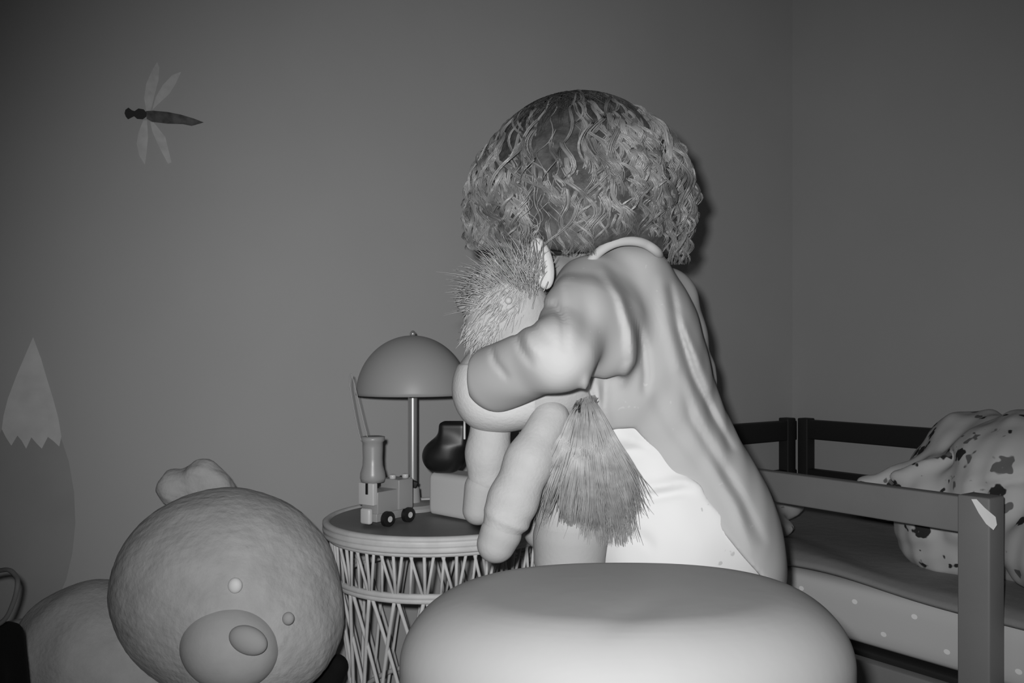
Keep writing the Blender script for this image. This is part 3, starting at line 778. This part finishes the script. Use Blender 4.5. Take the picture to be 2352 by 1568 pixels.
s.ell(pp(1244, 605, 1.03), (.0135, .009, .030), frame((1, 0, .22), (-.22, 0, 1)), .006); s.ell(pp(1240, 612, 1.02), (.007, .006, .020), frame((1, 0, .22), (-.22, 0, 1)), .004, 's')
s.build('ear', M_plb, pony)
s = SDF(PA(1072, 665, 1.06)-.03, PA(1072, 665, 1.06)+.03, .0016); s.ell(pp(1074, 678, 1.06), (.010, .008, .014), None); s.build('ear', M_plb, pony)
for u, v, D, rr in ((1168, 690, 1.002, .0042),):
    c = PA(u, v, D); s = SDF(c-.015, c+.015, .0008); s.ell(c, (rr, rr, rr)); s.build('eye', M_nose, pony)
def leg(pts, rs, hpts, hrs, name='leg', bands=()):
    P_ = np.array(pts); lo = P_.min(0)-.06; hi = P_.max(0)+.06
    s = SDF(lo, hi, .0025); s.chain(pts, rs, .012)
    for a in bands: s.ell(a[0], a[1], a[2], .006)
    o = s.build(name, M_pl, pony)
    H_ = np.array(hpts); s = SDF(H_.min(0)-.05, H_.max(0)+.05, .0022); s.chain(hpts, hrs, .01); s.build('hoof', M_hoof, o)
leg([pp(1130, 960, 1.06), pp(1120, 1040, 1.06), pp(1118, 1095, 1.06)], [.024, .0235, .022], [pp(1108, 1120, 1.06), pp(1098, 1170, 1.06)], [.021, .018])
ldir = frame((-.42, 0, -.9), (0, -1, 0))
leg([pp(1265, 960, 1.02), pp(1215, 1060, 1.0), pp(1178, 1150, .99), pp(1158, 1200, .985)], [.021, .025, .0255, .0225], [pp(1150, 1225, .985), pp(1140, 1248, .985)], [.0228, .021],
    bands=[(PA(1165, 1190, .985), (.007, .0255, .0255), ldir)])
leg([pp(1325, 950, 1.08), pp(1320, 1080, 1.075), pp(1312, 1200, 1.07)], [.030, .038, .042], [pp(1310, 1235, 1.07), pp(1308, 1278, 1.07)], [.044, .042])
leg([pp(1240, 940, 1.12), pp(1245, 1080, 1.13), pp(1250, 1160, 1.13)], [.026, .028, .028], [pp(1250, 1185, 1.13), pp(1250, 1215, 1.13)], [.028, .026])

# mane: upright shaggy hair over the forehead and down the neck
r = np.random.default_rng(5); paths = []
for i in range(1500):
    t = r.uniform(0, 1)
    root = pp(1105+128*t+r.normal(0, 9), 676-22*t+r.normal(0, 20), 1.030+r.uniform(-.022, .03))
    ang = math.radians(168-84*t+r.normal(0, 12)); L = r.uniform(.018, .058)*(.62+.9*t-.65*t*t)
    d = np.array([math.cos(ang), r.normal(0, .22)-.1, math.sin(ang)]); k = np.linspace(0, 1, 8)[:, None]
    paths.append(root+d*L*k+np.array([r.normal(0, .006), r.normal(0, .006), -.006])*k**2)
strands('mane', paths, .0008, M_mane, pony)
paths = []
for c_, r_, R_, n_ in ((pp(1160, 700, 1.045), (.044, .040, .036), frame((.7, 0, .7), (0, 0, 1)), 4200), (pp(1118, 755, 1.03), (.028, .030, .023), frame((.5, .3, .85), (0, 0, 1)), 1100)):
    for i in range(n_):                                     # short coat over the face
        w = r.normal(size=3); w /= np.linalg.norm(w)
        root = c_+R_@(w*np.array(r_))*1.05; nrm = R_@(w/np.array(r_)); nrm /= np.linalg.norm(nrm)
        if nrm[1] > .1 or np.linalg.norm(root-PA(1168, 690, 1.006)) < .008: continue
        dn = np.array([-.55, 0, -.8]); dn = dn-nrm*dn@nrm; dn /= np.linalg.norm(dn)+1e-6
        k = np.linspace(0, 1, 8)[:, None]; L = r.uniform(.008, .016); dd = dn+nrm*.40+r.normal(size=3)*.25
        paths.append(root+dd*L*k-nrm*.003*k**2)
strands('face_fur', paths, .0007, M_pl, pony)
# tail: long hair falling over the hind leg
paths = []
clump = [(r.uniform(-1, 1), r.uniform(-1, 1)) for _ in range(46)]
for i in range(2200):
    cx_, cy_ = clump[i % len(clump)]
    root = pp(1350+r.normal(0, 12), 905+r.normal(0, 8), 1.06+r.normal(0, .006))
    L = min(350, 375-80*abs(cx_)+40*cy_)*r.uniform(.55, 1.0)**.5
    k = np.linspace(0, 1, 12)
    sp = cx_+r.normal(0, .03)+r.normal(0, .10)*k**.5*(1-k*.6)
    uu = 1345+sp*(125 if cx_ > 0 else 105)*k**.75+r.normal(0, 3)+(10*np.sin(k*6+cy_*5))*k; vv = 905+L*k
    if r.uniform() < .06: uu = uu+60*k**2*np.sign(cx_)*r.uniform(.3, 1)
    DD = 1.035-.050*np.sin(np.pi*np.minimum(1, k*1.1))**.7+.012*cy_*k
    pts = np.array([PA(a, b, c) for a, b, c in zip(uu, vv, DD)]); pts[0] = root; paths.append(pts)
strands('tail', paths, .0010, M_mane, pony)
